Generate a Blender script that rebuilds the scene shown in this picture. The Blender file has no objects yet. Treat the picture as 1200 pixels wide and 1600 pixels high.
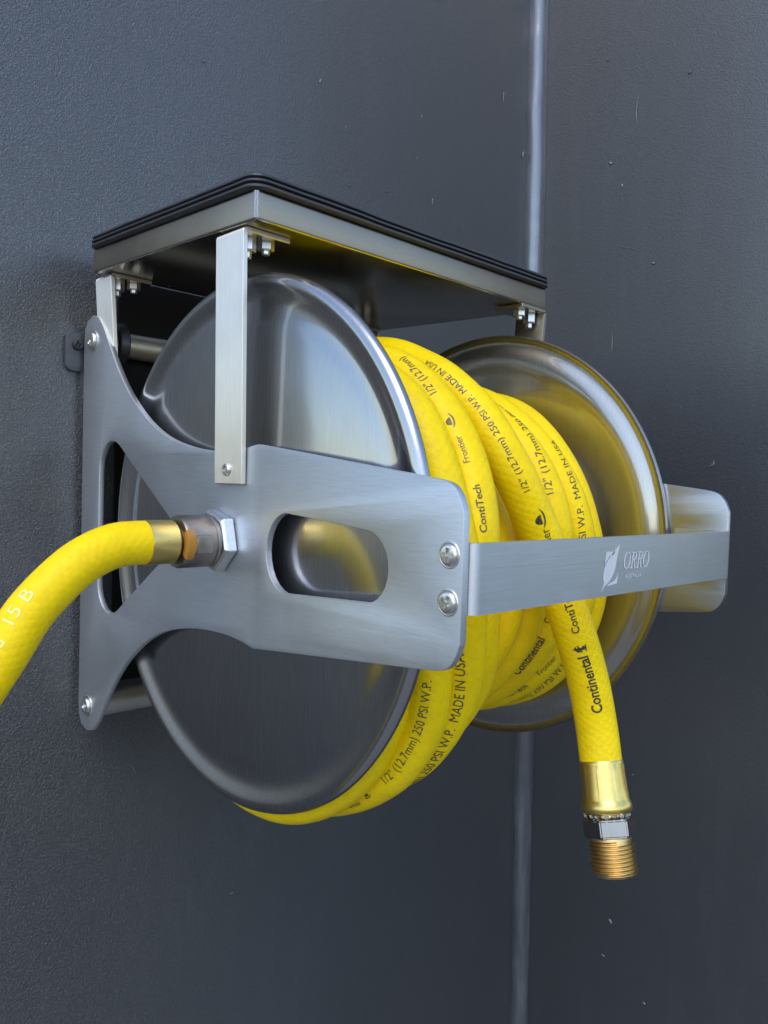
import bpy, bmesh, math, random
from mathutils import Matrix, Vector, noise
random.seed(4)
S = 0.13                                     # one unit below = the radius of a reel flange = 0.13 m

# ------------------------------------------------------------------ camera, sky, sun, exposure
sc = bpy.context.scene
cd = bpy.data.cameras.new('camera'); cam = bpy.data.objects.new('camera', cd); sc.collection.objects.link(cam)
cd.sensor_fit = 'VERTICAL'; cd.sensor_height = 24; cd.lens = 24*1204.75/1600; cd.clip_start = .01; cd.clip_end = 500
fw = Vector((0.69734, 0.71593, -0.03394)); rt = Vector((0.71673, -0.69671, 0.02967)); up = Vector((0.00241, 0.04501, 0.99898))
rt = fw.cross(up).normalized(); up = rt.cross(fw).normalized()
m = Matrix((rt, up, -fw)).transposed().to_4x4(); m.translation = Vector((-1.62552, -2.47714, 0.22881))*S
cam.matrix_world = m
sc.camera = cam
SUN_EL, SUN_AZ = math.radians(52), math.radians(236)       # azimuth clockwise from +y
w = bpy.data.worlds.new('World'); sc.world = w; w.use_nodes = True
nt = w.node_tree; bg = nt.nodes['Background']
sky = nt.nodes.new('ShaderNodeTexSky'); sky.sky_type = 'NISHITA'; sky.sun_disc = False
sky.sun_elevation = SUN_EL; sky.sun_rotation = SUN_AZ; sky.air_density = 1.0; sky.dust_density = .8; sky.ozone_density = 1.0
nt.links.new(sky.outputs[0], bg.inputs[0]); bg.inputs[1].default_value = .15
sl = bpy.data.lights.new('sun', 'SUN'); sl.energy = .6; sl.angle = math.radians(40); sl.color = (1, .98, .95)
so = bpy.data.objects.new('sun', sl); sc.collection.objects.link(so)
sd = Vector((math.sin(SUN_AZ)*math.cos(SUN_EL), math.cos(SUN_AZ)*math.cos(SUN_EL), math.sin(SUN_EL)))
so.rotation_euler = sd.to_track_quat('Z', 'Y').to_euler(); so.location = sd*5
sc.view_settings.view_transform = 'Standard'; sc.view_settings.look = 'None'; sc.view_settings.exposure = 1.0; sc.view_settings.gamma = 1

# ------------------------------------------------------------------ materials
def new_mat(name):
    m = bpy.data.materials.new(name); m.use_nodes = True
    return m, m.node_tree, m.node_tree.nodes['Principled BSDF']
def node(nt, t, **kw):
    n = nt.nodes.new(t)
    for k, v in kw.items(): setattr(n, k, v)
    return n
def noise_tex(nt, vec, scale, detail=3, rough=.5, dist=0):
    n = node(nt, 'ShaderNodeTexNoise'); n.inputs['Scale'].default_value = scale; n.inputs['Detail'].default_value = detail
    n.inputs['Roughness'].default_value = rough; n.inputs['Distortion'].default_value = dist
    nt.links.new(vec, n.inputs['Vector']); return n
def ramp(nt, fac, stops):
    r = node(nt, 'ShaderNodeValToRGB'); e = r.color_ramp.elements
    while len(e) < len(stops): e.new(.5)
    for i, (p, c) in enumerate(stops):
        e[i].position = p; e[i].color = (c, c, c, 1) if isinstance(c, (int, float)) else (*c, 1)
    nt.links.new(fac, r.inputs[0]); return r
def mix(nt, a, b, f, mode='MIX'):
    n = node(nt, 'ShaderNodeMix', data_type='RGBA', blend_type=mode)
    for s, i in ((f, 0), (a, 6), (b, 7)):
        if isinstance(s, (int, float)): n.inputs[i].default_value = s
        elif isinstance(s, tuple): n.inputs[i].default_value = (*s, 1)
        else: nt.links.new(s, n.inputs[i])
    return n.outputs[2]
def obj_vec(nt, scale=(1,1,1), rot=(0,0,0)):
    g = node(nt, 'ShaderNodeNewGeometry'); mp = node(nt, 'ShaderNodeMapping')
    mp.inputs['Scale'].default_value = scale; mp.inputs['Rotation'].default_value = rot
    nt.links.new(g.outputs['Position'], mp.inputs[0]); return mp.outputs[0]
def bump(nt, h, strength, dist, prev=None):
    b = node(nt, 'ShaderNodeBump'); b.inputs['Strength'].default_value = strength; b.inputs['Distance'].default_value = dist
    nt.links.new(h, b.inputs['Height'])
    if prev is not None: nt.links.new(prev, b.inputs['Normal'])
    return b.outputs[0]
def metal(name, col, rough, grain, gs=.25, rv=.10, smudge=.12, rot=(0,0,0), aniso=0, tan=None, lobe=None):
    """brushed metal: grain is the scale of the noise along x, y, z (small = the direction the brush went)"""
    m, nt, b = new_mat(name)
    b.inputs['Metallic'].default_value = 1
    if aniso:                                # rougher across the brushing: tan is the direction the reflection spreads
        b.inputs['Anisotropic'].default_value = aniso
        cv = node(nt, 'ShaderNodeCombineXYZ')
        for i in range(3): cv.inputs[i].default_value = tan[i]
        nt.links.new(cv.outputs[0], b.inputs['Tangent'])
    v = obj_vec(nt, grain, rot); g = noise_tex(nt, v, 1, 4, .65)
    sm = noise_tex(nt, obj_vec(nt), 28, 4, .6)
    spots = noise_tex(nt, obj_vec(nt), 420, 2, .5)
    sp = ramp(nt, spots.outputs[0], [(.765, 0), (.80, 1)])
    c1 = tuple(x*(1-smudge) for x in col)
    c = mix(nt, c1, col, ramp(nt, sm.outputs[0], [(.35, 0), (.65, 1)]).outputs[0])
    c = mix(nt, c, tuple(x*.86 for x in col), ramp(nt, g.outputs[0], [(.3, .8), (.6, 0)]).outputs[0])
    nt.links.new(c, b.inputs['Base Color'])
    mr = node(nt, 'ShaderNodeMapRange'); mr.inputs['To Min'].default_value = rough-rv*.5; mr.inputs['To Max'].default_value = rough+rv
    nt.links.new(sm.outputs[0], mr.inputs['Value'])
    ad = node(nt, 'ShaderNodeMath', operation='MULTIPLY_ADD'); nt.links.new(sp.outputs[0], ad.inputs[0]); ad.inputs[1].default_value = .25
    nt.links.new(mr.outputs[0], ad.inputs[2]); nt.links.new(ad.outputs[0], b.inputs['Roughness'])
    nb = bump(nt, g.outputs[0], gs, .00012); nt.links.new(nb, b.inputs['Normal'])
    if lobe:                                 # a polished lobe under the brushed one
        g2 = node(nt, 'ShaderNodeBsdfAnisotropic'); g2.inputs['Roughness'].default_value = lobe[0]; nt.links.new(c, g2.inputs['Color'])
        n3 = noise_tex(nt, v, .7, 3, .6); mm = node(nt, 'ShaderNodeMapRange'); mm.inputs['From Min'].default_value = .3; mm.inputs['From Max'].default_value = .7
        mm.inputs['To Min'].default_value = lobe[1]-.08; mm.inputs['To Max'].default_value = lobe[1]+.08; nt.links.new(n3.outputs[0], mm.inputs['Value'])
        mx = node(nt, 'ShaderNodeMixShader'); nt.links.new(mm.outputs[0], mx.inputs[0]); nt.links.new(b.outputs[0], mx.inputs[1]); nt.links.new(g2.outputs[0], mx.inputs[2])
        nt.links.new(mx.outputs[0], nt.nodes['Material Output'].inputs[0])
    return m
def plain(name, col, rough, metallic=0, bs=.0, bscale=300, spec=.5, var=.15):
    m, nt, b = new_mat(name)
    b.inputs['Metallic'].default_value = metallic; b.inputs['Roughness'].default_value = rough; b.inputs['Specular IOR Level'].default_value = spec
    n = noise_tex(nt, obj_vec(nt), bscale*.3, 4)
    nt.links.new(mix(nt, tuple(x*(1-var) for x in col), tuple(min(1, x*(1+var)) for x in col), n.outputs[0]), b.inputs['Base Color'])
    if bs:
        n2 = noise_tex(nt, obj_vec(nt), bscale, 4); nt.links.new(bump(nt, n2.outputs[0], bs, .0004), b.inputs['Normal'])
    return m
STEEL = (.60, .61, .62)
M = {}
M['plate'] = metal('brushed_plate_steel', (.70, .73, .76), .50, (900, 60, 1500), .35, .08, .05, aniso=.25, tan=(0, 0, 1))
M['bar'] = metal('brushed_bar_steel', (.60, .63, .67), .42, (40, 900, 1300), .3, .08, .08, aniso=.5, tan=(0, 0, 1))
M['strap'] = metal('brushed_strap_steel', (.76, .72, .65), .48, (1200, 1200, 40), .35, .08, .08, aniso=.85, tan=(0, 1, 0))
M['flange'] = metal('spun_flange_steel', (.47, .47, .48), .32, (1100, 2200, 70), .30, .06, .06, (.35, 0, 0), aniso=.6, tan=(0, .94, .34), lobe=(.12, .58))
M['flange2'] = metal('spun_flange_steel_inner', (.54, .52, .48), .36, (900, 1500, 60), .40, .08, .08, (.35, 0, 0), aniso=.6, tan=(0, .94, .34), lobe=(.12, .35))
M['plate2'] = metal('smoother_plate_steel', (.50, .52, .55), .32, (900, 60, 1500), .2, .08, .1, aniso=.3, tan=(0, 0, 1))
M['tray'] = metal('tray_steel', (.40, .35, .28), .40, (60, 60, 1200), .12)
M['under'] = metal('tray_underside_steel', (.62, .60, .54), .20, (60, 900, 900), .10)
M['tube'] = metal('tube_steel', (.68, .67, .64), .48, (60, 900, 900), .2)
M['bright'] = metal('bright_screw_steel', (.78, .76, .72), .30, (500, 500, 500), .1)
M['aluminium'] = metal('aluminium_nut', (.78, .80, .82), .25, (300, 1500, 300), .4)
M['nickel'] = metal('tarnished_nickel', (.40, .355, .315), .36, (200, 900, 900), .3, .1, .35)
M['darkhex'] = metal('scratched_dark_brass', (.34, .33, .33), .22, (900, 900, 60), .5, .1, .3)
M['brass'] = metal('brass_ferrule', (.88, .67, .22), .32, (500, 500, 500), .12, .10, .12)
M['brass_thread'] = metal('brass_thread', (.90, .66, .30), .27, (300, 300, 300), .15, .1, .35)
M['rubber'] = plain('black_rubber', (.04, .04, .045), .38, 0, .25, 500, .5)
M['black'] = plain('black_painted_metal', (.02, .021, .024), .35, 0, .1, 300)
M['panel'] = plain('black_shade_panel', (.006, .006, .007), .6, 0, .1, 300, .2)  # near black: deep shade behind the drum put into a colour
M['bracket'] = plain('dark_grey_painted_bracket', (.060, .064, .072), .4, 0, .3, 600)
M['sealant'] = plain('amber_thread_sealant', (.42, .19, .03), .3, 0, .2, 300)
M['etch'] = plain('etched_logo', (.60, .60, .63), .6, 0, 0, 300)
def print_mat():                              # ink rubbed thin here and there
    m, nt, b = new_mat('worn_black_hose_print'); b.inputs['Roughness'].default_value = .40
    n = noise_tex(nt, obj_vec(nt), 900, 3, .6); n2 = noise_tex(nt, obj_vec(nt), 45, 2)
    c = mix(nt, (.035, .033, .028), (.20, .15, .02), ramp(nt, n.outputs[0], [(.50, 0), (.68, .9)]).outputs[0])
    nt.links.new(mix(nt, c, (.10, .085, .03), ramp(nt, n2.outputs[0], [(.45, 0), (.7, .6)]).outputs[0]), b.inputs['Base Color'])
    return m
M['print'] = print_mat()
M['pale_print'] = plain('pale_hose_print', (.86, .76, .24), .5, 0, 0, 300, .5, .1)
M['weld'] = metal('weld_seam', (.55, .53, .50), .3, (600, 600, 900), .8)

def hose_mat():
    m, nt, b = new_mat('yellow_hose_rubber')
    uv = node(nt, 'ShaderNodeUVMap', uv_map='UVMap'); sp = node(nt, 'ShaderNodeSeparateXYZ'); nt.links.new(uv.outputs[0], sp.inputs[0])
    def mth(op, a, b_=None, v=None):
        n = node(nt, 'ShaderNodeMath', operation=op); nt.links.new(a, n.inputs[0])
        if b_ is not None: nt.links.new(b_, n.inputs[1])
        if v is not None: n.inputs[1].default_value = v
        return n.outputs[0]
    wob = noise_tex(nt, obj_vec(nt), 90, 2); wv = mth('MULTIPLY', wob.outputs[0], v=.012)
    k = math.pi/.032
    s1 = mth('ABSOLUTE', mth('SINE', mth('MULTIPLY', mth('ADD', mth('ADD', sp.outputs[0], mth('MULTIPLY', sp.outputs[1], v=.8)), wv), v=k)))
    s2 = mth('ABSOLUTE', mth('SINE', mth('MULTIPLY', mth('SUBTRACT', mth('ADD', sp.outputs[0], wv), mth('MULTIPLY', sp.outputs[1], v=.8)), v=k)))
    dia = mth('MULTIPLY', s1, s2)
    n1 = noise_tex(nt, obj_vec(nt), 170, 3, .6); n2 = noise_tex(nt, obj_vec(nt), 30, 3)
    c = mix(nt, (.90, .635, .002), (.94, .685, .004), n2.outputs[0])
    c = mix(nt, c, (.78, .49, .003), ramp(nt, n1.outputs[0], [(.40, .28), (.56, 0)]).outputs[0])
    dirt = noise_tex(nt, obj_vec(nt), 14, 5, .7); c = mix(nt, c, (.50, .36, .03), ramp(nt, dirt.outputs[0], [(.52, 0), (.75, .30)]).outputs[0])
    nt.links.new(c, b.inputs['Base Color'])
    b.inputs['Roughness'].default_value = .42; b.inputs['Specular IOR Level'].default_value = .2
    b.inputs['Subsurface Weight'].default_value = .12; b.inputs['Subsurface Radius'].default_value = (.004, .002, .0003); b.inputs['Subsurface Scale'].default_value = 1
    bb = bump(nt, dia, .20, .0005); bb = bump(nt, n1.outputs[0], .18, .0006, bb)
    nt.links.new(bb, b.inputs['Normal'])
    return m
M['hose'] = hose_mat()

def wall_mat(name, col, scale, strength, dist, rough, smooth_axis):
    m, nt, b = new_mat(name); b.inputs['Specular IOR Level'].default_value = 1; b.inputs['Coat Weight'].default_value = .8; b.inputs['Coat Roughness'].default_value = .27; b.inputs['Coat IOR'].default_value = 1.6
    v = obj_vec(nt)
    n1 = noise_tex(nt, v, scale, 2, .5, .8); n2 = noise_tex(nt, v, scale*.33, 2, .5); big = noise_tex(nt, v, 3.2, 4, .6)
    # relief is deeper towards smooth_axis = (axis, from, to)
    g = node(nt, 'ShaderNodeNewGeometry'); sx = node(nt, 'ShaderNodeSeparateXYZ'); nt.links.new(g.outputs['Position'], sx.inputs[0])
    mr = node(nt, 'ShaderNodeMapRange'); ax, a, c_, lo, hi = smooth_axis
    mr.inputs['From Min'].default_value = a; mr.inputs['From Max'].default_value = c_; mr.inputs['To Min'].default_value = lo; mr.inputs['To Max'].default_value = hi
    nt.links.new(sx.outputs[ax], mr.inputs['Value'])
    h = node(nt, 'ShaderNodeMath', operation='MULTIPLY')
    r1 = ramp(nt, n1.outputs[0], [(.40, 0), (.60, 1)]); nt.links.new(r1.outputs[0], h.inputs[0]); nt.links.new(mr.outputs[0], h.inputs[1])
    nrm = bump(nt, h.outputs[0], strength, dist)
    nrm = bump(nt, n2.outputs[0], .22, .0006, nrm)
    # chips and drips of lighter dust
    sp = noise_tex(nt, obj_vec(nt, (1, 1, .7)), 150, 2, .4); spr = ramp(nt, sp.outputs[0], [(.81, 0), (.83, .3)])
    st = noise_tex(nt, obj_vec(nt, (9, 9, 1.6)), 6, 4, .6); str_ = ramp(nt, st.outputs[0], [(.5, 0), (.85, .10)])
    c = mix(nt, tuple(x*.85 for x in col), tuple(x*1.15 for x in col), big.outputs[0])
    c = mix(nt, c, (.13, .14, .15), str_.outputs[0]); c = mix(nt, c, (.30, .31, .32), spr.outputs[0])
    nt.links.new(c, b.inputs['Base Color'])
    nt.links.new(nrm, b.inputs['Normal'])
    rr = node(nt, 'ShaderNodeMapRange'); rr.inputs['To Min'].default_value = rough-.05; rr.inputs['To Max'].default_value = rough+.1
    nt.links.new(big.outputs[0], rr.inputs['Value']); nt.links.new(rr.outputs[0], b.inputs['Roughness'])
    return m
M['wall'] = wall_mat('textured_charcoal_paint', (.034, .037, .042), 900, .75, .0009, .36, (0, -.08, .26, 1.0, .22))
M['wall2'] = wall_mat('smooth_charcoal_paint', (.029, .032, .038), 900, .35, .0008, .38, (2, -.3, .45, .10, .9))
def bead_mat():
    m, nt, b = new_mat('painted_sealant_bead')
    n = noise_tex(nt, obj_vec(nt, (1, 1, .12)), 60, 4, .65); n2 = noise_tex(nt, obj_vec(nt), 260, 3, .6)
    nt.links.new(mix(nt, (.06, .065, .075), (.13, .14, .15), ramp(nt, n.outputs[0], [(.45, 0), (.72, .8)]).outputs[0]), b.inputs['Base Color'])
    b.inputs['Roughness'].default_value = .2; b.inputs['Specular IOR Level'].default_value = 1; b.inputs['Coat Roughness'].default_value = .14; b.inputs['Coat IOR'].default_value = 1.9
    # clear coat fades out low down, glossy higher up
    g = node(nt, 'ShaderNodeNewGeometry'); sx = node(nt, 'ShaderNodeSeparateXYZ'); nt.links.new(g.outputs['Position'], sx.inputs[0])
    ad = node(nt, 'ShaderNodeMath', operation='MULTIPLY_ADD'); nt.links.new(n.outputs[0], ad.inputs[0]); ad.inputs[1].default_value = .25; nt.links.new(sx.outputs[2], ad.inputs[2])
    mr = node(nt, 'ShaderNodeMapRange'); mr.inputs['From Min'].default_value = -.05; mr.inputs['From Max'].default_value = .40; mr.inputs['To Min'].default_value = .04
    nt.links.new(ad.outputs[0], mr.inputs['Value']); nt.links.new(mr.outputs[0], b.inputs['Coat Weight'])
    nt.links.new(bump(nt, n.outputs[0], .15, .002, bump(nt, n2.outputs[0], .1, .0006)), b.inputs['Normal'])
    return m
M['bead'] = bead_mat()
M['chip'] = plain('chipped_paint', (.13, .14, .155), .4, 0, .3, 900)
M['pad'] = plain('pale_bounce_ground', (.19, .18, .165), .85, 0, .4, 60)
M['ground'] = plain('asphalt_ground', (.045, .045, .045), .85, 0, .4, 60)

# ------------------------------------------------------------------ helpers
def link(o): sc.collection.objects.link(o)
WP = {}                                       # world position of every object made, in metres
def place(o, pos, parent):
    WP[o.name] = pos
    o.location = pos-(WP[parent.name] if parent else Vector((0,0,0)))
    if parent: o.parent = parent
def mk(name, bm, mat, parent=None, smooth=None, kind=None, label=None):
    """link a bmesh given in flange radii as one object whose origin is the middle of its shape"""
    bmesh.ops.recalc_face_normals(bm, faces=bm.faces)
    co = [v.co for v in bm.verts]
    c = Vector([(min(v[i] for v in co)+max(v[i] for v in co))/2 for i in range(3)])
    for v in bm.verts: v.co = (v.co-c)*S
    me = bpy.data.meshes.new(name); bm.to_mesh(me); bm.free()
    me.materials.append(M[mat])
    if smooth is not None:
        me.shade_smooth()
        if smooth < 179: me.set_sharp_from_angle(angle=math.radians(smooth))
    o = bpy.data.objects.new(name, me); link(o); place(o, c*S, parent)
    if kind: o['kind'] = kind
    if label: o['label'] = label
    return o
def thing(name, label, cat, base, group=None):
    o = bpy.data.objects.new(name, None); o.empty_display_size = .02; link(o); place(o, Vector(base)*S, None)
    o['label'] = label; o['category'] = cat
    if group: o['group'] = group
    return o
def tag(o, label, cat): o['label'] = label; o['category'] = cat; return o
def box(bm, x0, x1, y0, y1, z0, z1, bevel=0, seg=2):
    r = bmesh.ops.create_cube(bm, size=1)['verts']
    for v in r: v.co = Vector((x0+(v.co.x+.5)*(x1-x0), y0+(v.co.y+.5)*(y1-y0), z0+(v.co.z+.5)*(z1-z0)))
    if bevel:
        ed = list({e for v in r for e in v.link_edges})
        r = bmesh.ops.bevel(bm, geom=ed, offset=bevel, segments=seg, affect='EDGES', profile=.5)['verts']
    return r
def lathe(bm, prof, origin=(0,0,0), axis=(1,0,0), n=48, ref=None, rmod=None, close=True):
    """prof: (distance along the axis, radius); closed back to its start when close"""
    a = Vector(axis).normalized(); u = Vector(ref) if ref else (Vector((0,0,1)) if abs(a.z) < .9 else Vector((1,0,0)))
    u = (u-a*u.dot(a)).normalized(); v = a.cross(u); o = Vector(origin); rings = []
    for d, r in prof:
        if r < 1e-6: rings.append([bm.verts.new(o+a*d)])
        else:
            rings.append([bm.verts.new(o+a*d+(u*math.cos(t)+v*math.sin(t))*(r*(rmod(t, d) if rmod else 1))) for t in [2*math.pi*k/n for k in range(n)]])
    pairs = list(zip(rings, rings[1:]))
    if close and len(rings) > 2 and len(rings[0]) > 1 and len(rings[-1]) > 1: pairs.append((rings[-1], rings[0]))
    for A, B in pairs:
        if len(A) == 1 and len(B) == 1: continue
        for k in range(n):
            k2 = (k+1) % n
            if len(A) == 1: bm.faces.new((A[0], B[k], B[k2]))
            elif len(B) == 1: bm.faces.new((A[k], B[0], A[k2]))
            else: bm.faces.new((A[k], B[k], B[k2], A[k2]))
    return bm
def spline2(pts, n=6):
    """Catmull-Rom through 2-D points"""
    out = []
    for i in range(len(pts)-1):
        p0, p1, p2, p3 = pts[max(i-1, 0)], pts[i], pts[i+1], pts[min(i+2, len(pts)-1)]
        for k in range(n):
            t = k/n
            out.append(tuple(.5*(2*p1[j]+(p2[j]-p0[j])*t+(2*p0[j]-5*p1[j]+4*p2[j]-p3[j])*t*t+(3*p1[j]-p0[j]-3*p2[j]+p3[j])*t**3) for j in (0, 1)))
    return out+[tuple(pts[-1])]
def sheet(loops, thick, bevel=.0):
    """flat sheet in local x, y with holes (the later loops), centred on z = 0"""
    cu = bpy.data.curves.new('tmp', 'CURVE'); cu.dimensions = '2D'; cu.fill_mode = 'BOTH'; cu.extrude = max(1e-5, thick/2-bevel); cu.bevel_depth = bevel; cu.bevel_resolution = 1
    cu.offset = -bevel
    for L in loops:
        sp = cu.splines.new('POLY'); sp.points.add(len(L)-1); sp.use_cyclic_u = True
        for q, (a, b) in zip(sp.points, L): q.co = (a, b, 0, 1)
    o = bpy.data.objects.new('tmp', cu); link(o)
    me = bpy.data.meshes.new_from_object(o.evaluated_get(bpy.context.evaluated_depsgraph_get()))
    bpy.data.objects.remove(o); bpy.data.curves.remove(cu)
    bm = bmesh.new(); bm.from_mesh(me); bpy.data.meshes.remove(me)
    bmesh.ops.remove_doubles(bm, verts=bm.verts, dist=1e-5)
    return bm
def xf(bm, f):
    for v in bm.verts: v.co = Vector(f(v.co))
    return bm
def round_rect(x0, x1, y0, y1, r, n=6):
    out = []
    for cx, cy, a in ((x1-r, y1-r, 0), (x0+r, y1-r, 90), (x0+r, y0+r, 180), (x1-r, y0+r, 270)):
        for k in range(n+1):
            t = math.radians(a+90*k/n); out.append((cx+r*math.cos(t), cy+r*math.sin(t)))
    return out
def copy_part(o, parent, shift, flipx=False):
    c = o.copy(); link(c); place(c, WP[o.name]+Vector(shift)*S, parent)
    return c

# ------------------------------------------------------------------ the setting
GZ = -1.2/S                                   # the ground, 1.2 m below the axle
WY = 1.31                                     # face of the wall that carries the reel
bm = bmesh.new(); box(bm, -400, 400, -400, 400, GZ-1, GZ); mk('ground', bm, 'ground', kind='structure')
bm = bmesh.new(); box(bm, -90, 3.6, -90, 1.3, GZ-.5, GZ+.03); mk('bounce_pavement', bm, 'pad', kind='structure')  # unseen pale ground, added to brighten reflections in the brass end
def cx(z): return 3.74-.028*z                 # the corner is not quite plumb
bm = bmesh.new(); vs = box(bm, 0, 1, WY, WY+1.2, GZ+.04, 9, .0)
for v in vs: v.co.x = -1.42 if v.co.x < .5 else cx(v.co.z)+.6
wall_l = tag(mk('main_wall', bm, 'wall'), 'charcoal painted wall with pebbly textured finish behind the hose reel', 'wall')
bm = bmesh.new(); vs = box(bm, 0, 1, -2.1, WY-.003, GZ+.04, 9, .0)
for v in vs: v.co.x = cx(v.co.z)+(0 if v.co.x < .5 else 1.2)
wall_r = tag(mk('return_wall', bm, 'wall2'), 'smoother charcoal wall meeting the reel wall at the corner, right of the reel', 'wall')
# the bead of sealant down the corner: an uneven quarter-round fillet
bm = bmesh.new(); rings = []
zs = [GZ+.02+(9-GZ-.04)*k/420 for k in range(421)]
for z in zs:
    wv = .125+.014*noise.noise(Vector((0, 0, z*1.7)))+.005*noise.noise(Vector((3, 0, z*9)))
    wx = wv*(1.0+.14*noise.noise(Vector((7, 0, z*2.6)))); ring = []
    ring.append(bm.verts.new((cx(z)+.004, WY+.004, z)))
    for k in range(9):
        t = math.radians(90*k/8); bl = .80+.16*math.sin(2*t)
        ring.append(bm.verts.new((cx(z)+.003-wx*math.cos(t)*bl*1.1, WY+.003-wv*math.sin(t)*bl*1.1, z)))
    rings.append(ring)
for A, B in zip(rings, rings[1:]):
    for k in range(len(A)): k2 = (k+1) % len(A); bm.faces.new((A[k], A[k2], B[k2], B[k]))
tag(mk('sealant_bead', bm, 'bead', smooth=60), 'pale glossy bead of painted sealant running down the wall corner', 'sealant')
# chips, runs and scratches in the paint: small raised bits, parts of their wall
def chip(wall, p, ln, wd, ang, bend=0, right=True, name='paint_chip'):
    """a low sliver ln long and wd wide lying on the wall at p, turned by ang, curved by bend"""
    bm = bmesh.new(); rows = []; n = 8
    for k in range(n+1):
        t = -1+2*k/n; a = ln/2*t; c = bend*(1-t*t); w_ = wd/2*max(.12, math.sqrt(max(0, 1-t*t)))*(1+.5*noise.noise(Vector((p[2]*9, k*.8, ang))))
        row = []
        for s in (-1, 0, 1):
            uu = a*math.cos(ang)-(c+s*w_)*math.sin(ang); vv = a*math.sin(ang)+(c+s*w_)*math.cos(ang); d = .004+.35*wd*(s == 0)
            row.append(bm.verts.new((cx(p[2]+vv)-d, p[1]+uu, p[2]+vv) if right else (p[0]+uu, WY-d, p[2]+vv)))
        rows.append(row)
    for A, B in zip(rows, rows[1:]):
        for k in (0, 1): bm.faces.new((A[k], A[k+1], B[k+1], B[k]))
    mk(name, bm, 'chip', wall_r if right else wall_l, 60)
for y, z, ln, wd, an, bd in ((-.219, .448, .055, .018, 2.2, .012), (.393, 3.03, .22, .012, 1.62, -.022), (.564, 1.36, .14, .008, 1.6, 0), (.514, 2.52, .026, .016, 1.2, 0), (.66, 3.48, .02, .014, 0, 0),
                       (.616, 2.71, .03, .02, .8, 0), (.453, -3.11, .036, .024, 1.0, 0), (.507, -3.41, .026, .018, .3, 0), (.16, -3.62, .024, .018, .3, 0), (.02, 3.17, .03, .022, 2.5, .005),
                       (.45, 2.05, .20, .004, .35, 0), (.25, 1.9, .03, .02, .4, 0), (.3, -1.9, .016, .012, 0, 0)):
    chip(None, (0, y, z), ln, wd, an, bd, True)
for x, z, ln, wd, an, bd in ((1.405, 2.702, .030, .014, 1.1, 0), (3.50, 2.916, .055, .022, 1.4, .006), (1.662, 2.143, .02, .012, .2, 0), (3.219, 3.27, .07, .012, 1.55, 0), (2.448, 2.258, .04, .014, 1.5, 0), (2.0, 2.2, .02, .012, 0, 0),
                       (.6, 2.5, .02, .012, .4, 0), (.25, -1.3, .10, .006, -.9, .01), (1.9, -1.6, .016, .012, 0, 0), (.9, -2.2, .02, .012, .3, 0)):
    chip(None, (x, 0, z), ln, wd, an, bd, False)

# ------------------------------------------------------------------ the reel
reel = thing('hose_reel', 'brushed stainless steel wall-mounted hose reel with shelf on top', 'hose reel', (.76, WY, 0))
XP, TH = -.04, .026                           # left plate, its thickness
W = 1.50                                      # rim to rim of the two flanges
XR = 1.535                                    # right plate
half = [(1.262, .0), (1.262, .885), (1.253, .94), (1.225, .982), (1.165, 1.0), (1.105, .985)]
curve = [(1.105, .985), (1.05, .93), (.985, .845), (.89, .722), (.76, .592), (.595, .478), (.43, .405), (.26, .364), (.12, .346), (-.03, .341), (-.14, .349)]
curve = spline2(curve, 4)
arm = [(-.215, .362), (-1.10, .256)]
cornr = spline2([(-1.10, .256), (-1.18, .242), (-1.216, .211), (-1.236, .165)], 4)
top = half[1:]+curve[1:]+arm[:1]+cornr
outline = top+[(a, -b) for a, b in reversed(top)]
hole_t = spline2([(1.068, .25), (1.055, .32), (1.005, .378), (.94, .397), (.875, .382), (.80, .335)], 4)+[(.38, .062)]+spline2([(.38, .062), (.345, .03), (.338, 0)], 3)[1:]
hole = hole_t+[(a, -b) for a, b in reversed(hole_t[:-1])]
slot = []
rl, rr_ = .136, .106
for k in range(13): t = math.radians(97+166*k/12); slot.append((-.842+rr_*math.cos(t)-.0, -.007+rr_*math.sin(t)))
for k in range(13): t = math.radians(-83+166*k/12); slot.append((-.425+rl*math.cos(t), -.007+rl*math.sin(t)))
def side_plate(x, flare, label):
    bm = sheet([outline, hole, slot], TH, .003)
    for yy in (-.19, -.215, -.24): bmesh.ops.bisect_plane(bm, geom=bm.verts[:]+bm.edges[:]+bm.faces[:], plane_co=(yy, 0, 0), plane_no=(1, 0, 0))
    def f(c):
        d = max(0, -.19-c.x); d = d*d/.1 if d < .05 else d-.025
        return (x+c.z+flare*d, c.x, c.y)
    return mk('side_plate', xf(bm, f), 'plate' if x < 0 else 'plate2', reel, 30, label=label)
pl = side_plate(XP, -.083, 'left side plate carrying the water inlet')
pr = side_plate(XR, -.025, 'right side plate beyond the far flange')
def armx(x, flare, y): return x+flare*max(0, -.215-y)

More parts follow.
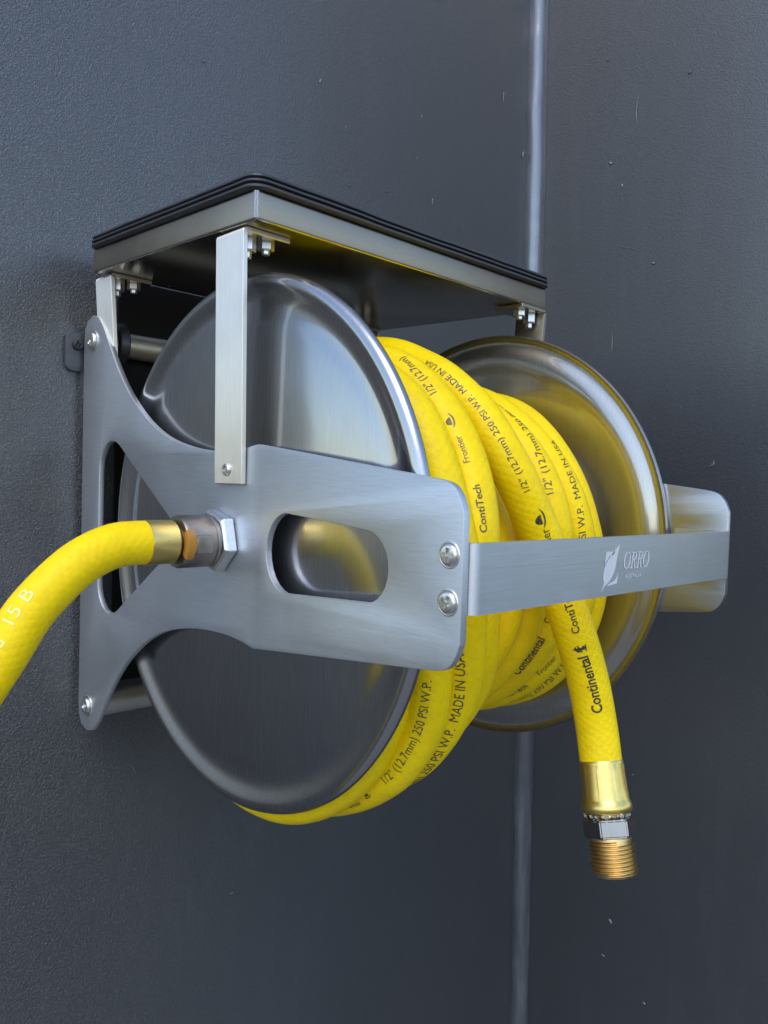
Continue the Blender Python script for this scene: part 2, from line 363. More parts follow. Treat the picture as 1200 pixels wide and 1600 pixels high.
# screws: pan or countersunk head with a cross recess
def cross_loop(a, b):
    return [(a, b), (a, a), (b, a), (b, -a), (a, -a), (a, -b), (-a, -b), (-a, -a), (-b, -a), (-b, a), (-a, a), (-a, b)]
def screw(name, r, loc, n, mat, parent, dome=.35, rot=0):
    """n = outward direction of the head"""
    h = r*dome
    bm = bmesh.new(); N = 24
    a, b = r*.16, r*.66
    rings = []
    prof = [(r, -.004), (r, h*.15), (r*.96, h*.5), (r*.88, h*.85), (r*.78, h)]
    for rad, z in prof: rings.append([bm.verts.new((rad*math.cos(2*math.pi*k/N), rad*math.sin(2*math.pi*k/N), z)) for k in range(N)])
    for A, B in zip(rings, rings[1:]):
        for k in range(N): bm.faces.new((A[k], A[(k+1) % N], B[(k+1) % N], B[k]))
    cl = cross_loop(a, b*.93)
    t = [bm.verts.new((x, y, h)) for x, y in cl]; d = [bm.verts.new((x*.8, y*.8, h-r*.32)) for x, y in cl]
    m_ = len(cl)
    for k in range(m_): bm.faces.new((t[k], t[(k+1) % m_], d[(k+1) % m_], d[k]))
    bm.faces.new(list(reversed(d)))
    ed = [bm.edges.get((rings[-1][k], rings[-1][(k+1) % N])) for k in range(N)]+[bm.edges.get((t[k], t[(k+1) % m_])) for k in range(m_)]
    bmesh.ops.triangle_fill(bm, edges=ed, use_beauty=True)
    bmesh.ops.holes_fill
    q = Vector(n).to_track_quat('Z', 'Y').to_matrix() @ Matrix.Rotation(rot, 3, 'Z')
    for v in bm.verts: v.co = q @ v.co+Vector(loc)
    return mk(name, bm, mat, parent, 35)
def cup(r, loc, n, parent):
    """countersunk ring round a screw head"""
    bm = bmesh.new(); lathe(bm, [(-.004, r*1.02), (.003, r*1.03), (.0045, r*1.12), (.003, r*1.22), (-.004, r*1.24)], loc, n, 32)
    return mk('countersink', bm, 'bright', parent, 60)
for sy in (1, -1):
    l = (XP-TH/2-.0015, 1.155, .877*sy)
    screw('screw', .040, (l[0]-.004, l[1], l[2]), (-1, 0, 0), 'bright', pl, .3, .4); cup(.040, l, (-1, 0, 0), pl)
    screw('screw', .040, (XR+TH/2+.004, 1.155, .877*sy), (1, 0, 0), 'bright', pr, .3, .4)
    z = .061*sy-.003; x = armx(XP, -.083, -1.192)-TH/2-.001
    screw('screw', .029, (x-.003, -1.192, z), (-1, 0, -.0), 'bright', pl, .28, .5+sy); cup(.029, (x, -1.192, z), (-1, 0, 0), pl)
    x = armx(XR, -.025, -1.192)+TH/2+.001
    screw('screw', .029, (x+.003, -1.192, z), (1, 0, 0), 'bright', pr, .28, .2)

# cross bar with its two folded tabs
BY, BT = -1.254, .022
x0 = armx(XP, -.083, BY)+TH/2+.004; x1 = armx(XR, -.025, BY)-TH/2-.004
zb0, zb1 = -.094, .090
bm = bmesh.new(); pts = [(x0, -1.03), (x0, BY+.03)]
pts += [(x0+.03-.03*math.cos(t), BY+.03-.03*math.sin(t)) for t in [math.radians(90*k/6) for k in range(1, 7)]]
pts += [(x1-.03+.03*math.sin(t), BY+.03-.03*math.cos(t)) for t in [math.radians(90*k/6) for k in range(0, 7)]]
pts += [(x1, -1.03)]
def offs(P, d):
    out = []
    for i in range(len(P)):
        a, b = P[max(i-1, 0)], P[min(i+1, len(P)-1)]; tx, ty = b[0]-a[0], b[1]-a[1]; l = math.hypot(tx, ty); out.append((P[i][0]-ty/l*d, P[i][1]+tx/l*d))
    return out
inn = offs(pts, BT); R = []
for (a, b), (c, d) in zip(pts, inn): R.append([bm.verts.new((a, b, zb0)), bm.verts.new((a, b, zb1)), bm.verts.new((c, d, zb1)), bm.verts.new((c, d, zb0))])
for A, B in zip(R, R[1:]):
    for k in range(4): bm.faces.new((A[k], A[(k+1) % 4], B[(k+1) % 4], B[k]))
bm.faces.new(R[0]); bm.faces.new(R[-1][::-1])
bmesh.ops.bevel(bm, geom=[e for e in bm.edges if len(e.link_faces) == 2 and e.calc_face_angle(0) > .8 and abs(e.verts[0].co.z-e.verts[1].co.z) < .001], offset=.003, segments=1, affect='EDGES')
bar = mk('cross_bar', bm, 'bar', reel, 25, label='front cross bar with etched logo')

# etched logo: a Z crossed by a feather, then ORRO and AUSTRALIA
def flat(loops, x, z, sx, sz, name, mat, parent, shear=0, y=BY-.0012):
    bm = sheet(loops, .0008)
    return mk(name, xf(bm, lambda c: (x+c.x*sx+c.y*shear*sx, y+c.z, z+c.y*sz)), mat, parent)
LX, LZ = .508, -.072
# drawn in a 1 x 1 box
feather = spline2([(.0, -.06), (.10, .14), (.06, .30), (.12, .52), (.30, .72), (.52, .88), (.80, 1.04), (.74, .86), (.68, .66), (.60, .42), (.44, .24), (.24, .12), (.12, .08)], 4)
ztop = [(.10, .56), (.17, .90), (.60, .90), (.50, .82), (.36, .80), (.24, .72)]
zbot = [(.26, .075), (.74, .115), (.78, .37), (.68, .22), (.56, .165), (.40, .14)]
logo = flat([feather], LX, LZ, .125, .130, 'etched_feather', 'etch', bar)
flat([ztop], LX, LZ, .125, .130, 'etched_letter', 'etch', bar); flat([zbot], LX, LZ, .125, .130, 'etched_letter', 'etch', bar)
def ell(cx_, cy_, a, b, n=28): return [(cx_+a*math.cos(2*math.pi*k/n), cy_+b*math.sin(2*math.pi*k/n)) for k in range(n)]
letO = [ell(.36, .5, .36, .52), ell(.36, .5, .25, .47)]
bow = [(.06, 1.0), (.38, 1.0)]+[(.38+.24*math.sin(t), .75+.25*math.cos(t)) for t in [math.radians(180*k/10) for k in range(11)]]+[(.56, .05), (.66, 0), (.46, 0), (.29, .48), (.22, .48), (.22, .06), (.30, .03), (.30, 0), (.02, 0), (.02, .03), (.11, .06), (.11, .94), (.02, .97), (.02, 1.0)]
bow_h = [(.22, .54), (.22, .94), (.36, .94)]+[(.36+.15*math.sin(t), .74+.20*math.cos(t)) for t in [math.radians(180*k/8) for k in range(9)]]
lx = .636
for k, (L, wd) in enumerate(((letO, .78), ([bow, bow_h], .70), ([bow, bow_h], .70), (letO, .78))):
    flat(L, lx, -.014, .058, .052, 'etched_letter', 'etch', bar, shear=.16); lx += wd*.058
def text_bm(s, bold=0, res=3):
    cu = bpy.data.curves.new('tmp', 'FONT'); cu.body = s; cu.fill_mode = 'FRONT' if hasattr(cu, 'fill_mode') else cu.fill_mode; cu.offset = bold; cu.resolution_u = res; cu.align_x = 'LEFT'
    o = bpy.data.objects.new('tmp', cu); link(o)
    me = bpy.data.meshes.new_from_object(o.evaluated_get(bpy.context.evaluated_depsgraph_get()))
    bpy.data.objects.remove(o); bpy.data.curves.remove(cu)
    bm = bmesh.new(); bm.from_mesh(me); bpy.data.meshes.remove(me)
    bmesh.ops.remove_doubles(bm, verts=bm.verts, dist=1e-5)
    return bm
bm = text_bm('AUSTRALIA', .012); mx = max(v.co.x for v in bm.verts)
mk('etched_lettering', xf(bm, lambda c: (.648+(c.x+c.y*.15)/mx*.108, BY-.0016, -.045+c.y*.019)), 'etch', bar)

# ------------------------------------------------------------------ flanges, drum, axle
prof = [(0, .012), (.30, .010), (.60, .012), (.80, .014), (.84, .018), (.862, .021), (.885, .022), (.905, .020), (.925, .013), (.94, .007), (.955, .001), (.97, -.002), (.985, .003), (.995, .013), (1.0, .026)]
def flange(x, s, label):
    p = [(x+s*d, r) for r, d in prof]; q = [(x+s*(d+.011), max(0, r-.006)) for r, d in reversed(prof)]; q[-1] = (q[-1][0], 0)
    bm = bmesh.new(); lathe(bm, [(a, b) for a, b in p]+q, (0, 0, 0), (1, 0, 0), 144, close=False)
    return mk('flange', bm, 'flange' if s > 0 else 'flange2', reel, 50, label=label)
fl = flange(0, 1, 'near dished flange of the drum'); fr = flange(W+.01, -1, 'far dished flange of the drum')
bm = bmesh.new(); lathe(bm, [(.026, .60), (W-.016, .60)], (0, 0, 0), (1, 0, 0), 64); mk('drum', bm, 'tube', reel, 60)
bm = bmesh.new(); lathe(bm, [(-.03, .0), (-.03, .055), (W+.03, .055), (W+.03, 0)], (0, 0, 0), (1, 0, 0), 32, close=False); mk('axle', bm, 'tube', reel, 60)
for sx, pf in ((1, (fl, .012)), (-1, (fr, W-.002))):
    bm = bmesh.new(); lathe(bm, [(0, .05), (0, .13), (-.012*sx, .13), (-.016*sx, .12), (-.016*sx, .05)], (pf[1], 0, 0), (1, 0, 0), 40); mk('hub', bm, 'tube', reel, 40)
# spacer rods, collar
for sy in (1, -1):
    bm = bmesh.new(); lathe(bm, [(XP+TH/2, 0), (XP+TH/2, .061), (XR-TH/2, .061), (XR-TH/2, 0)], (0, 1.155, .877*sy), (1, 0, 0), 32, close=False)
    mk('spacer_rod', bm, 'tube', reel, 60)
bm = bmesh.new(); lathe(bm, [(-.02, .062), (-.02, .088), (.012, .092), (.020, .083), (.034, .083), (.042, .100), (.075, .112), (.083, .108), (.085, .062)], (0, 1.155, .872), (1, 0, 0), 40)
mk('rod_collar', bm, 'black', reel, 35)

# ------------------------------------------------------------------ mounting tabs on the wall
def tab(x0, x1, x_s):
    bm = sheet([round_rect(x0, x1, .742, .928, .035)], .022, .003)
    o = mk('mounting_tab', xf(bm, lambda c: (c.x, WY-.016+c.z, c.y)), 'bracket', reel, 35)
    screw('screw', .026, (x_s, WY-.029, .868), (0, -1, 0), 'black', o, .6, .3)
tab(-.132, XP+.01, -.078); tab(XR-.01, XR+.10, XR+.06)
bm = bmesh.new(); box(bm, .10, XR-TH/2-.004, 1.225, 1.245, -.80, 1.215, .003); mk('shade_panel', bm, 'panel', reel)  # added sheet standing in for the deep shade under the shelf

# ------------------------------------------------------------------ shelf
SX0, SX1, SY0, SY1 = -.097, 1.645, -.235, 1.075
SB, ST, SR = 1.177, 1.280, 1.340
def tilt(z, y): return z+.037*(y-1.067)
bm = bmesh.new(); box(bm, SX0, SX1, SY0, SY1, SB, ST, .010, 3)
for v in bm.verts: v.co.z = tilt(v.co.z, v.co.y)
shelf = mk('shelf_tray', bm, 'tray', reel, 40); shelf.data.materials.append(M['under'])
for f in shelf.data.polygons:
    if f.normal.z < -.5: f.material_index = 1
bm = bmesh.new()
rings = []
for k in range(12):
    z = SB+.006+(ST-SB-.010)*k/11; y = SY0; g = .0045+.0015*math.sin(k*1.3)
    rings.append([bm.verts.new((SX0+.000+dx, y+dy, tilt(z, y))) for dx, dy in ((-.0020, .003+g), (-.0012, .0015), (g*.6, .0030), (.0035, -.0012), (.004+g, -.0020), (.010, .008), (.004, .010))])
for A, B in zip(rings, rings[1:]):
    for k in range(7): bm.faces.new((A[k], A[(k+1) % 7], B[(k+1) % 7], B[k]))
mk('corner_seam', bm, 'weld', shelf, 30)
# ribbed rubber mat
bm = bmesh.new(); rings = []
prof_m = [(-.02, 0), (.006, .0), (.012, .04), (.019, .12), (.019, .25), (.012, .33), (-.001, .35), (-.001, .39), (.011, .41), (.018, .47), (.018, .58), (.011, .65), (-.002, .67), (-.002, .71), (.009, .73), (.015, .79), (.014, .90), (.006, 1.0), (-.02, 1.0)]
def ring_pts(off):
    base = round_rect(SX0-.002-off, SX1+.002+off, SY0-.002-off, SY1+.002+off, .045+off, 7); out = []
    for i in range(len(base)):
        a, b = base[i], base[(i+1) % len(base)]; L = math.dist(a, b); n = max(1, int(L/.06)) if i % 8 == 7 else 1
        if i % 8 == 7: n = 24
        for k in range(n): out.append((a[0]+(b[0]-a[0])*k/n, a[1]+(b[1]-a[1])*k/n))
    return out
for off, t in prof_m:
    P = ring_pts(off); rings.append([])
    for (x, y) in P:
        wv = .004*noise.noise(Vector((x*2.3, y*2.3, 0)))+.0015*noise.noise(Vector((x*9, y*9, 4)))
        rings[-1].append(bm.verts.new((x+wv*.5, y-wv*.5, tilt(ST+.002+(SR-ST-.002)*t, y)+wv*(.2+t))))
for A, B in zip(rings, rings[1:]):
    n = len(A)
    for k in range(n): bm.faces.new((A[k], A[(k+1) % n], B[(k+1) % n], B[k]))
bm.faces.new(rings[-1]); bm.faces.new(rings[0][::-1])
mk('rubber_mat', bm, 'rubber', reel, 40)

# straps that hold the shelf: flat bars folded under it, with nuts and bolts
def hexnut(parent, x, y, z, r, h, stud):
    bm = bmesh.new(); lathe(bm, [(0, .0), (0, r*.95), (-h*.12, r), (-h*.88, r), (-h, r*.9), (-h, r*.5), (-h-stud, r*.48), (-h-stud-.004, r*.4), (-h-stud-.004, 0)], (x, y, z), (0, 0, 1), 6, close=False, ref=(math.cos(.5), math.sin(.5), 0))
    return mk('nut_and_bolt', bm, 'bright', parent, 20)
def strap(y, wid, xt, ztop, xb, zbot, inward, label, with_screw, T=.019):
    """outer face x at the top and the bottom"""
    s = inward; r = .02
    P = [(xb, zbot), (xt, ztop-r-.0)]
    P += [(xt+s*(r-r*math.cos(t)), ztop-r+r*math.sin(t)) for t in [math.radians(90*k/5) for k in range(1, 6)]]
    P += [(xt+s*.205, ztop)]
    bm = bmesh.new(); q = offs(P, -T*s if True else 0); R = []
    for (a, b), (c, d) in zip(P, q): R.append([bm.verts.new((a, y, b)), bm.verts.new((a, y+wid, b)), bm.verts.new((c, y+wid, d)), bm.verts.new((c, y, d))])
    for A, B in zip(R, R[1:]):
        for k in range(4): bm.faces.new((A[k], A[(k+1) % 4], B[(k+1) % 4], B[k]))
    bm.faces.new(R[0]); bm.faces.new(R[-1][::-1])
    bmesh.ops.recalc_face_normals(bm, faces=bm.faces)
    bmesh.ops.bevel(bm, geom=[e for e in bm.edges if len(e.link_faces) == 2 and e.calc_face_angle(0) > 1.0], offset=.0022, segments=1, affect='EDGES')
    o = mk('shelf_strap', bm, 'strap' if s > 0 else 'tray', reel, 30, label=label)
    o.data.materials.append(M['under'])
    for f in o.data.polygons:
        if f.normal.z < -.5: f.material_index = 1
    for dx, r_, h in ((.060, .033, .052), (.142, .031, .030)):
        hexnut(o, xt+s*dx, y+wid*.36, ztop-T+.001, r_, h, .012 if h < .04 else .02)
    if with_screw: screw('screw', .024, (xb-.001*s, y+wid*.62-.02, zbot+.052), (-s, 0, 0), 'bright', o, .5, .3)
    return o
zt = tilt(SB, -.15)-.002
strap(-.152, .178, -.090, zt, -.0745, .219, 1, 'front left strap over the side plate', True)
strap(.978, .162, -.055, tilt(SB, 1.0)-.002, -.026, .72, 1, 'rear left strap behind the side plate', False)
strap(-.245, .172, 1.640, tilt(SB, -.2)-.002, 1.572, .30, -1, 'front right strap', True)
strap(.915, .172, 1.600, tilt(SB, 1.0)-.002, 1.572, .80, -1, 'rear right strap', False)

# ------------------------------------------------------------------ water inlet on the left plate
IZ = .008
bm = bmesh.new(); lathe(bm, [(0, .05), (0, .108), (-.006, .118), (-.044, .118), (-.054, .106), (-.054, .05)], (XP-TH/2-.001, 0, IZ), (1, 0, 0), 6, ref=(0, math.cos(math.radians(75)), math.sin(math.radians(75))))
bmesh.ops.bevel(bm, geom=[e for e in bm.edges], offset=.0025, segments=1, affect='EDGES')
mk('hex_nut', bm, 'aluminium', reel, 15)
bm = bmesh.new(); lathe(bm, [(-.105, .04), (-.105, .085), (-.112, .095), (-.122, .095), (-.126, .090), (-.130, .0955), (-.236, .0955), (-.246, .090), (-.246, .066), (-.240, .060), (-.240, .04)], (0, 0, IZ), (1, 0, 0), 56)
sw = mk('swivel_body', bm, 'nickel', reel, 35)
bm = bmesh.new(); box(bm, -.215, -.150, -.1015, -.07, IZ-.038, IZ+.028, .005); mk('spanner_flat', bm, 'nickel', sw, 30)
bm = bmesh.new(); lathe(bm, [(-.23, .03), (-.23, .056), (-.275, .056), (-.275, .03)], (0, 0, IZ), (1, 0, 0), 32); mk('hose_tail', bm, 'brass_thread', sw, 40)
# a smear of amber thread sealant on the body
bm = bmesh.new(); rings = []
for i in range(15):
    t = -1+2*i/14; ang = math.radians(180-3+32*t*1.0)       # 180 = towards -y
    ln = .050*(1 if -.45 < t < .55 else .45)*(1-.15*abs(t)); row = []
    for (x, r) in ((-.2475, .068), (-.2490, .088), (-.247, .0985), (-.240, .0992), (-.240+ln, .0990), (-.240+ln+.003, .0945)):
        row.append(bm.verts.new((x, r*math.cos(ang)*1.0, IZ+.012*0+r*math.sin(ang)*-1)))
    rings.append(row)
for A, B in zip(rings, rings[1:]):
    for k in range(5): bm.faces.new((A[k], A[k+1], B[k+1], B[k]))
mk('dried_sealant', bm, 'sealant', sw, 40)

# ------------------------------------------------------------------ hoses
HR = 0.076                                   # hose radius
TURNS = [  # every turn of the hose on the drum: (angle down from the top, radius, position along the drum)
 ('G', [(100,.62,1.37),(70,.64,1.34),(31,.675,1.28),(10,.70,1.29),(-22,.75,1.36),(-40,.77,1.37),(-60,.78,1.38),(-110,.77,1.36),(-180,.74,1.33)]),
 ('F', [(100,.65,1.17),(70,.66,1.13),(50,.68,1.11),(30,.71,1.13),(10,.74,1.17),(-25,.76,1.24),(-37,.76,1.23),(-52,.77,1.21),(-110,.76,1.2),(-180,.73,1.15)]),
 ('E', [(100,.64,1.01),(70,.65,.98),(53,.67,.97),(32,.72,.98),(10,.75,1.0),(-23,.76,1.06),(-48,.76,1.06),(-110,.75,1.05),(-180,.72,1.0)]),
 ('C', [(100,.63,.86),(70,.64,.83),(30,.69,.82),(0,.72,.84),(-25,.75,.9),(-50,.75,.9),(-110,.74,.89),(-180,.72,.85)]),
 ('K', [(100,.64,.71),(60,.62,.70),(26,.65,.69),(11,.67,.70),(-25,.75,.75),(-50,.75,.75),(-110,.74,.74),(-180,.72,.66)]),
 ('L', [(100,.64,.56),(60,.60,.53),(30,.62,.52),(0,.64,.53),(-30,.76,.59),(-110,.74,.58),(-180,.72,.5)]),
 ('M', [(100,.7,.41),(0,.73,.38),(-60,.76,.43),(-180,.74,.32)]),
 ('N', [(100,.7,.25),(0,.73,.23),(-60,.78,.27),(-180,.76,.18)]),
 ('A', [(100,.71,.115),(30,.73,.112),(0,.76,.115),(-30,.86,.125),(-55,.95,.12),(-80,.985,.115),(-110,.97,.12),(-180,.88,.125)]),
 ('P', [(100,.72,.13),(60,.74,.125),(30,.82,.12),(10,.86,.12),(-16,.90,.16),(-35,.955,.225),(-50,.985,.235),(-70,.985,.235),(-110,.95,.21),(-180,.88,.2)]),
 ('Q', [(100,.74,.23),(62,.77,.20),(45,.82,.185),(32,.875,.18),(11,.905,.19),(-12,.94,.255),(-30,.95,.34),(-50,.965,.36),(-70,.95,.36),(-110,.92,.34),(-180,.86,.33)]),
 ('B', [(100,.74,.36),(65,.77,.34),(47,.835,.33),(35,.87,.328),(23,.895,.328),(4,.92,.31),(-12,.92,.35),(-30,.905,.46),(-55,.90,.49),(-110,.89,.5),(-180,.84,.52)]),
 ('D', [(100,.77,.6),(61,.80,.555),(46,.84,.535),(36,.86,.555),(27,.875,.57),(19,.88,.61),(13,.88,.655)]),
]
HANG = [(.732,-.885,.047),(.765,-.92,-.078),(.792,-.95,-.178),(.878,-.99,-.42),(.914,-1.02,-.615),(.911,-1.05,-.758)]
def pchip(xs, ys):
    n=len(xs); h=[xs[i+1]-xs[i] for i in range(n-1)]; d=[(ys[i+1]-ys[i])/h[i] for i in range(n-1)]
    m=[d[0]]+[0 if d[i-1]*d[i]<=0 else 2*d[i-1]*d[i]/(d[i-1]+d[i]) for i in range(1,n-1)]+[d[-1]]
    def f(x):
        i=0
        while i<n-2 and x>xs[i+1]: i+=1
        t=(x-xs[i])/h[i]
        return ((1+2*t)*(1-t)**2*ys[i]+t*(1-t)**2*h[i]*m[i]+t*t*(3-2*t)*ys[i+1]-t*t*(1-t)*h[i]*m[i+1])
    return f
def resample(P, step):
    """Catmull-Rom through the points, then even steps along the length."""
    Q=[]
    n=len(P)
    for i in range(n-1):
        p0=P[max(i-1,0)];p1=P[i];p2=P[i+1];p3=P[min(i+2,n-1)]
        for k in range(6):
            t=k/6
            Q.append(tuple(.5*(2*p1[j]+(p2[j]-p0[j])*t+(2*p0[j]-5*p1[j]+4*p2[j]-p3[j])*t*t+(3*p1[j]-p0[j]-3*p2[j]+p3[j])*t**3) for j in range(3)))
    Q.append(tuple(P[-1]))
    out=[Q[0]];acc=0
    L=[0]
    for a,b in zip(Q,Q[1:]): L.append(L[-1]+math.dist(a,b))
    N=max(2,int(round(L[-1]/step)));j=0;out=[]
    for i in range(N+1):
        s=L[-1]*i/N
        while j<len(L)-2 and L[j+1]<s: j+=1
        t=(s-L[j])/max(1e-9,L[j+1]-L[j])
        out.append(tuple(Q[j][k]+(Q[j+1][k]-Q[j][k])*t for k in range(3)))
    return out, L[-1]/N
def wound_path():
    xs=[];rs=[];px=[];marks={}
    for i,(nm,pts) in enumerate(TURNS):
        for th,r,x in pts:
            xs.append(360*i-th);rs.append(r);px.append(x)
    fr=pchip(xs,rs);fx=pchip(xs,px)
    P=[];a=xs[0]
    while a<xs[-1]+.01:
        th=math.radians(-a);r=fr(a);P.append((fx(a),-r*math.cos(th),r*math.sin(th)));a+=4
    P+=HANG
    P,st=resample(P,.03)
    return P,st
def frames(P):
    """tangent, outward normal n and side b for every point; n starts outward from the drum."""
    n=len(P);T=[]
    for i in range(n):
        a=P[max(i-1,0)];b=P[min(i+1,n-1)];d=[b[j]-a[j] for j in range(3)];l=math.sqrt(sum(v*v for v in d));T.append([v/l for v in d])
    return T
def cross(a,b): return [a[1]*b[2]-a[2]*b[1],a[2]*b[0]-a[0]*b[2],a[0]*b[1]-a[1]*b[0]]
def side_frames(P,side=(1,0,0)):
    """b = side direction made square to the tangent, n = outward"""
    T=frames(P);out=[]
    for t in T:
        d=sum(t[j]*side[j] for j in range(3));b=[side[j]-d*t[j] for j in range(3)];l=math.sqrt(sum(v*v for v in b));b=[v/l for v in b]
        n=cross(t,b)
        out.append((t,n,b))
    return out
def surf(P,F,step,s,phi,r):
    i=s/step;k=min(max(int(i),0),len(P)-2);f=i-k
    p=[P[k][j]+(P[k+1][j]-P[k][j])*f for j in range(3)]
    n=[F[k][1][j]*(1-f)+F[k+1][1][j]*f for j in range(3)];b=[F[k][2][j]*(1-f)+F[k+1][2][j]*f for j in range(3)]
    c,s_=math.cos(phi),math.sin(phi)
    return tuple(p[j]+r*(n[j]*c+b[j]*s_) for j in range(3))

def tube(P, F, r, n, parent, name, mat, st, cap=True, wob=0):
    bm = bmesh.new(); uvl = bm.loops.layers.uv.new('UVMap'); rings = []
    for i, (p, f) in enumerate(zip(P, F)):
        rr = r*(1+wob*noise.noise(Vector((i*st*2.2, 0, 0))))
        rings.append([bm.verts.new(tuple(p[j]+rr*(f[1][j]*math.cos(2*math.pi*k/n)+f[2][j]*math.sin(2*math.pi*k/n)) for j in range(3))) for k in range(n)])
    for i in range(len(rings)-1):
        for k in range(n):
            k2 = (k+1) % n; fc = bm.faces.new((rings[i][k], rings[i][k2], rings[i+1][k2], rings[i+1][k]))
            for lp, (a, b) in zip(fc.loops, ((i, k), (i, k+1), (i+1, k+1), (i+1, k))): lp[uvl].uv = (a*st, b*2*math.pi*r/n)
    if cap: bm.faces.new(rings[0]); bm.faces.new(rings[-1])
    return mk(name, bm, mat, parent, 60)
P, ST_ = wound_path(); F = side_frames(P)
coil = thing('wound_hose', 'yellow rubber hose wound on the reel, its brass threaded end hanging in front', 'hose', (.76, 0, -1.0))
tube(P, F, HR, 26, coil, 'hose_tube', 'hose', ST_)

def lay_text(s, s0, ph0, s1, ph1, P, F, st, parent, mat='print', hscale=1.0, r=HR, bold=0, flip=1):
    """print the words along the hose: s falls from s0 to s1, the tops of the letters towards -b"""
    L = abs(s0-s1)
    if s == '@F':
        D = [(.0, .30)]+[(.5+.34*math.cos(t), .30+.52*math.sin(t)) for t in [math.radians(180-180*k/12) for k in range(13)]]
        dome = D[1:]; sw_ = [(-.15, .36), (.10, .22), (.5, .12), (.9, .16), (1.3, .34), (.9, .04), (.5, -.02), (.08, .08)]
        bm = bmesh.new(); bm.faces.new([bm.verts.new((x, y, 0)) for x, y in dome]); bm.faces.new([bm.verts.new((x, y, 0)) for x, y in spline2(sw_+sw_[:1], 3)[:-1]])
        bmesh.ops.triangulate(bm, faces=bm.faces); wd = 1.25; name = 'printed_logo'; hs = .9
    elif s == '@H':
        hp = [(0, 0), (.16, .06), (.20, .34), (.06, .44), (-.06, .38), (-.02, .30), (.10, .28), (.02, .52), (.10, .74), (.30, .92), (.36, 1.12), (.44, .98), (.62, .92), (.66, .80), (.50, .80), (.46, .70), (.60, .66), (.74, .74), (.70, .58), (.50, .54), (.44, .36), (.60, .22), (.52, .06), (.70, .02), (.70, -.06), (-.1, -.06)]
        bm = bmesh.new(); bm.faces.new([bm.verts.new((x, y, 0)) for x, y in hp]); bmesh.ops.triangulate(bm, faces=bm.faces); wd = .8; name = 'printed_logo'; hs = 1.15
    else:
        bm = text_bm(s, bold); wd = max(v.co.x for v in bm.verts); name = 'printed_words'; hs = hscale
    k = L/wd
    for i in range(1, int(wd*k/.022)+1): bmesh.ops.bisect_plane(bm, geom=bm.verts[:]+bm.edges[:]+bm.faces[:], plane_co=(i*.022/k, 0, 0), plane_no=(1, 0, 0))
    for y in (-.1, .08, .25, .42, .6): bmesh.ops.bisect_plane(bm, geom=bm.verts[:]+bm.edges[:]+bm.faces[:], plane_co=(0, y, 0), plane_no=(0, 1, 0))
    sg = -1 if s1 < s0 else 1
    for v in bm.verts:
        f = v.co.x/wd; hgt = (v.co.y-.36)*k*hs
        v.co = Vector(surf(P, F, st, s0+sg*L*f, math.radians(ph0+(ph1-ph0)*f)-hgt/r*flip, r+.0011))
    o = mk(name, bm, mat, parent); return o
PRINTS = [
    ('1/2" (12.7mm) 250 PSI W.P.  MADE IN USA', 59.157, -42, 58.575, -57),
    ('Frontier', 59.445, -54, 59.301, -39),
    ('@F', 59.289, -39, 59.223, -33),
    ('ContiTech', 59.697, -51, 59.535, -48),
    ('Continental', 60.015, -48, 59.787, -54),
    ('@H', 59.769, -51, 59.739, -48),
    ('Frontier', 53.679, -48, 53.583, -48),
    ('@F', 53.547, -48, 53.499, -45),
    ('ContiTech', 53.889, -33, 53.751, -39),
    ('1/2" (12.7mm)', 53.421, -48, 53.217, -39),
    ('250 PSI W.P.  MADE IN USA', 5.820, -54, 5.328, 3),
    ('1/2" (12.7mm) 250 PSI W.P.', 10.134, -48, 9.636, 21),
    ('Continental', 18.973, -3, 18.745, 36),
    ('Continental', 10.891, -61, 10.693, -55),
    ('ContiTech', 10.627, -61, 10.483, -52),
    ('ContiTech', 6.576, -58, 6.426, -46),
    ('Frontier', 6.360, -46, 6.246, -43),
    ('1/2" (12.7mm) 250 PSI W.P.', 2.190, -43, 1.686, -49),
    ('Frontier', 43.970, -57, 43.880, -54),
    ('@F', 43.844, -60, 43.808, -63),
    ('1/2" (12.7mm) 250 PSI W.P.', 43.730, -69, 43.274, -51),
    ('(12.7mm) 250 PSI W.P.  MADE IN USA', 49.478, -6, 48.740, -57),
]

for s, a, pa, b, pb in PRINTS:
    nm = s == 'Continental'
    lay_text(s, a, pa, b, pb, P, F, ST_, coil, bold=.022 if nm else (.012 if s == 'ContiTech' else 0), hscale=1.12 if nm else 1.05)

# brass end of the wound hose
E0 = Vector((.911, -1.05, -.754)); E1 = Vector((.862, -1.15, -1.124)); ax = (E1-E0).normalized()
def K(prof): return [(d*.872, r*.965) for d, r in prof]
def ferr_mod(t, d):
    k = (t*8/(2*math.pi)) % 1.0; k = min(abs(k-.5)*2, 1)
    g = math.exp(-((k-.16)/.06)**2)
    return 1+(.032*g if .012 < d < .130 else 0)
bm = bmesh.new(); lathe(bm, K([(-.004, .06), (-.004, .0785), (.002, .081), (.012, .0805), (.014, .0805), (.05, .081), (.10, .0825), (.148, .085), (.152, .086), (.166, .0915), (.180, .0935), (.194, .091), (.204, .084), (.206, .05)]), E0, ax, 128, rmod=ferr_mod)
fe = mk('ferrule', bm, 'brass', coil, 50, label='crimped brass ferrule')
bm = bmesh.new()
for k in range(16):
    t = 2*math.pi*k/16+random.uniform(-.08, .08); rr = random.uniform(.071, .079)
    u = ax.orthogonal().normalized(); v = ax.cross(u); c = E0+ax*(.181+random.uniform(0, .004))+(u*math.cos(t)+v*math.sin(t))*rr
    q = bmesh.ops.create_icosphere(bm, subdivisions=1, radius=random.uniform(.007, .011))['verts']
    for w_ in q: w_.co += c
mk('crimp_burr', bm, 'bright', fe)
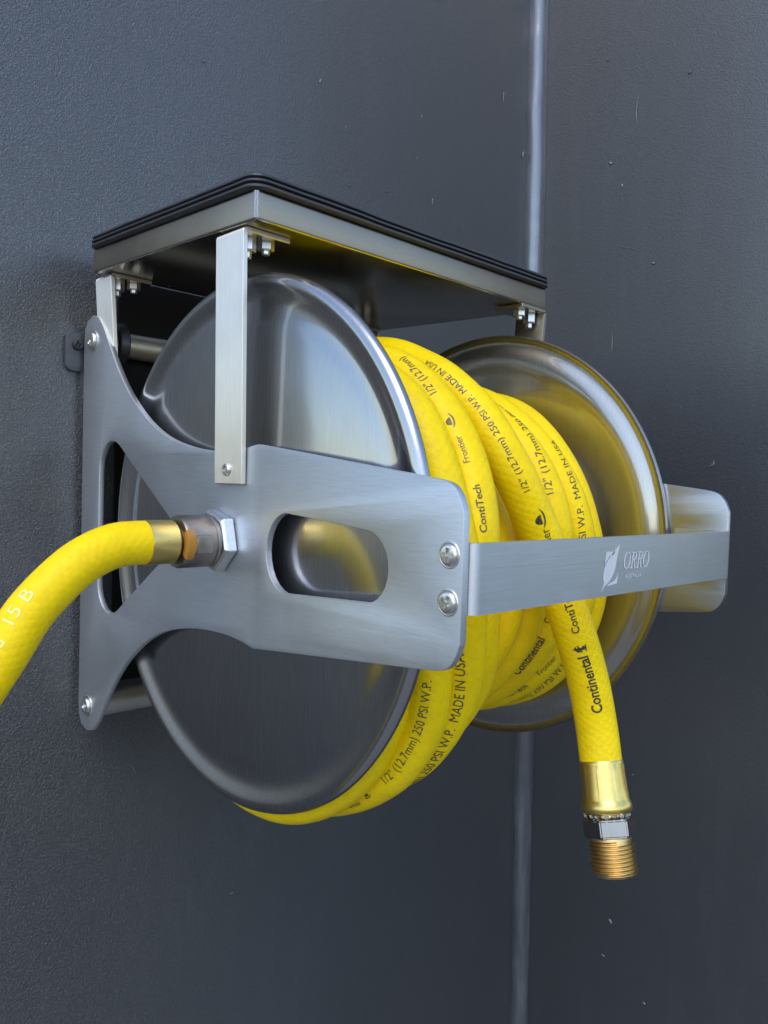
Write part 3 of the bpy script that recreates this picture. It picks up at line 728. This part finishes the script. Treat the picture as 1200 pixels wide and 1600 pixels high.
bm = bmesh.new(); lathe(bm, K([(.19, .0), (.19, .058), (.236, .058), (.24, .0)]), E0, ax, 40, close=False); mk('neck', bm, 'brass_thread', coil, 40)
bm = bmesh.new(); lathe(bm, K([(.216, .05), (.216, .083), (.225, .097), (.289, .097), (.298, .085), (.298, .05)]), E0, ax, 6, ref=(math.cos(.24), math.sin(.24), 0))
# chamfered corners: pull the corner tips in at both faces
bmesh.ops.bevel(bm, geom=[e for e in bm.edges], offset=.004, segments=2, affect='EDGES')
mk('hex_nut', bm, 'darkhex', coil, 20)
# threaded spigot: a real helix
bm = bmesh.new(); n = 56; turns = 9; z0, z1 = .258, .388; pitch = (z1-z0-.010)/turns; rings = []
u = ax.orthogonal().normalized(); v_ = ax.cross(u); ns = 6
tot = int((turns-.9)*n)
for i in range(tot+1):
    t = 2*math.pi*i/n; z = z0+.006+pitch*i/n; row = []
    fade = 1-.25*max(0, (z-(z1-.02))/.02)
    for (dz, r) in ((0, .0705), (.20, .0705), (.5, .0815*fade), (.60, .0815*fade), (.98, .0705)):
        d = z+dz*pitch; row.append(bm.verts.new(E0+ax*d+(u*math.cos(t)+v_*math.sin(t))*(r*(1+.006*noise.noise(Vector((i*.05, 0, 0)))))))
    rings.append(row)
for A, B in zip(rings, rings[1:]):
    for k in range(4): bm.faces.new((A[k], A[k+1], B[k+1], B[k]))
lathe(bm, [(z0-.004, .0), (z0-.004, .074), (z0+.008, .074), (z0+.008, .070), (z1-.006, .070), (z1, .066), (z1, .050), (z1-.05, .048), (z1-.05, 0)], E0, ax, 48, close=False)
mk('threaded_end', bm, 'brass_thread', coil, 40, label='threaded brass end')

# ------------------------------------------------------------------ supply hose
sup = thing('supply_hose', 'thick yellow supply hose curving down from the swivel on the left plate', 'hose', (-.95, 0, -3.0))
SP = [(-.350, 0, IZ), (-.40, 0, IZ), (-.467, 0, .002), (-.55, 0, -.030), (-.632, 0, -.086), (-.740, 0, -.196), (-.818, 0, -.320), (-.906, 0, -.455), (-.995, 0, -.62), (-1.09, 0, -.90), (-1.15, .02, -1.4), (-1.17, .05, -2.0), (-1.17, .1, -3.0)]
P2, S2 = resample(SP, .03); F2 = side_frames(P2, (0, -1, 0))
tube(P2, F2, HR*1.0, 30, sup, 'hose_tube', 'hose', S2)
bm = bmesh.new(); lathe(bm, [(-.252, .05), (-.258, .072), (-.264, .078), (-.360, .0785), (-.366, .0775), (-.366, .05)], (0, 0, IZ), (1, 0, 0), 56)
mk('ferrule', bm, 'brass', sup, 40, label='smooth brass ferrule')
lay_text('d  15 B', .600, 43, .418, 34, P2, F2, S2, sup, 'pale_print', bold=.004)
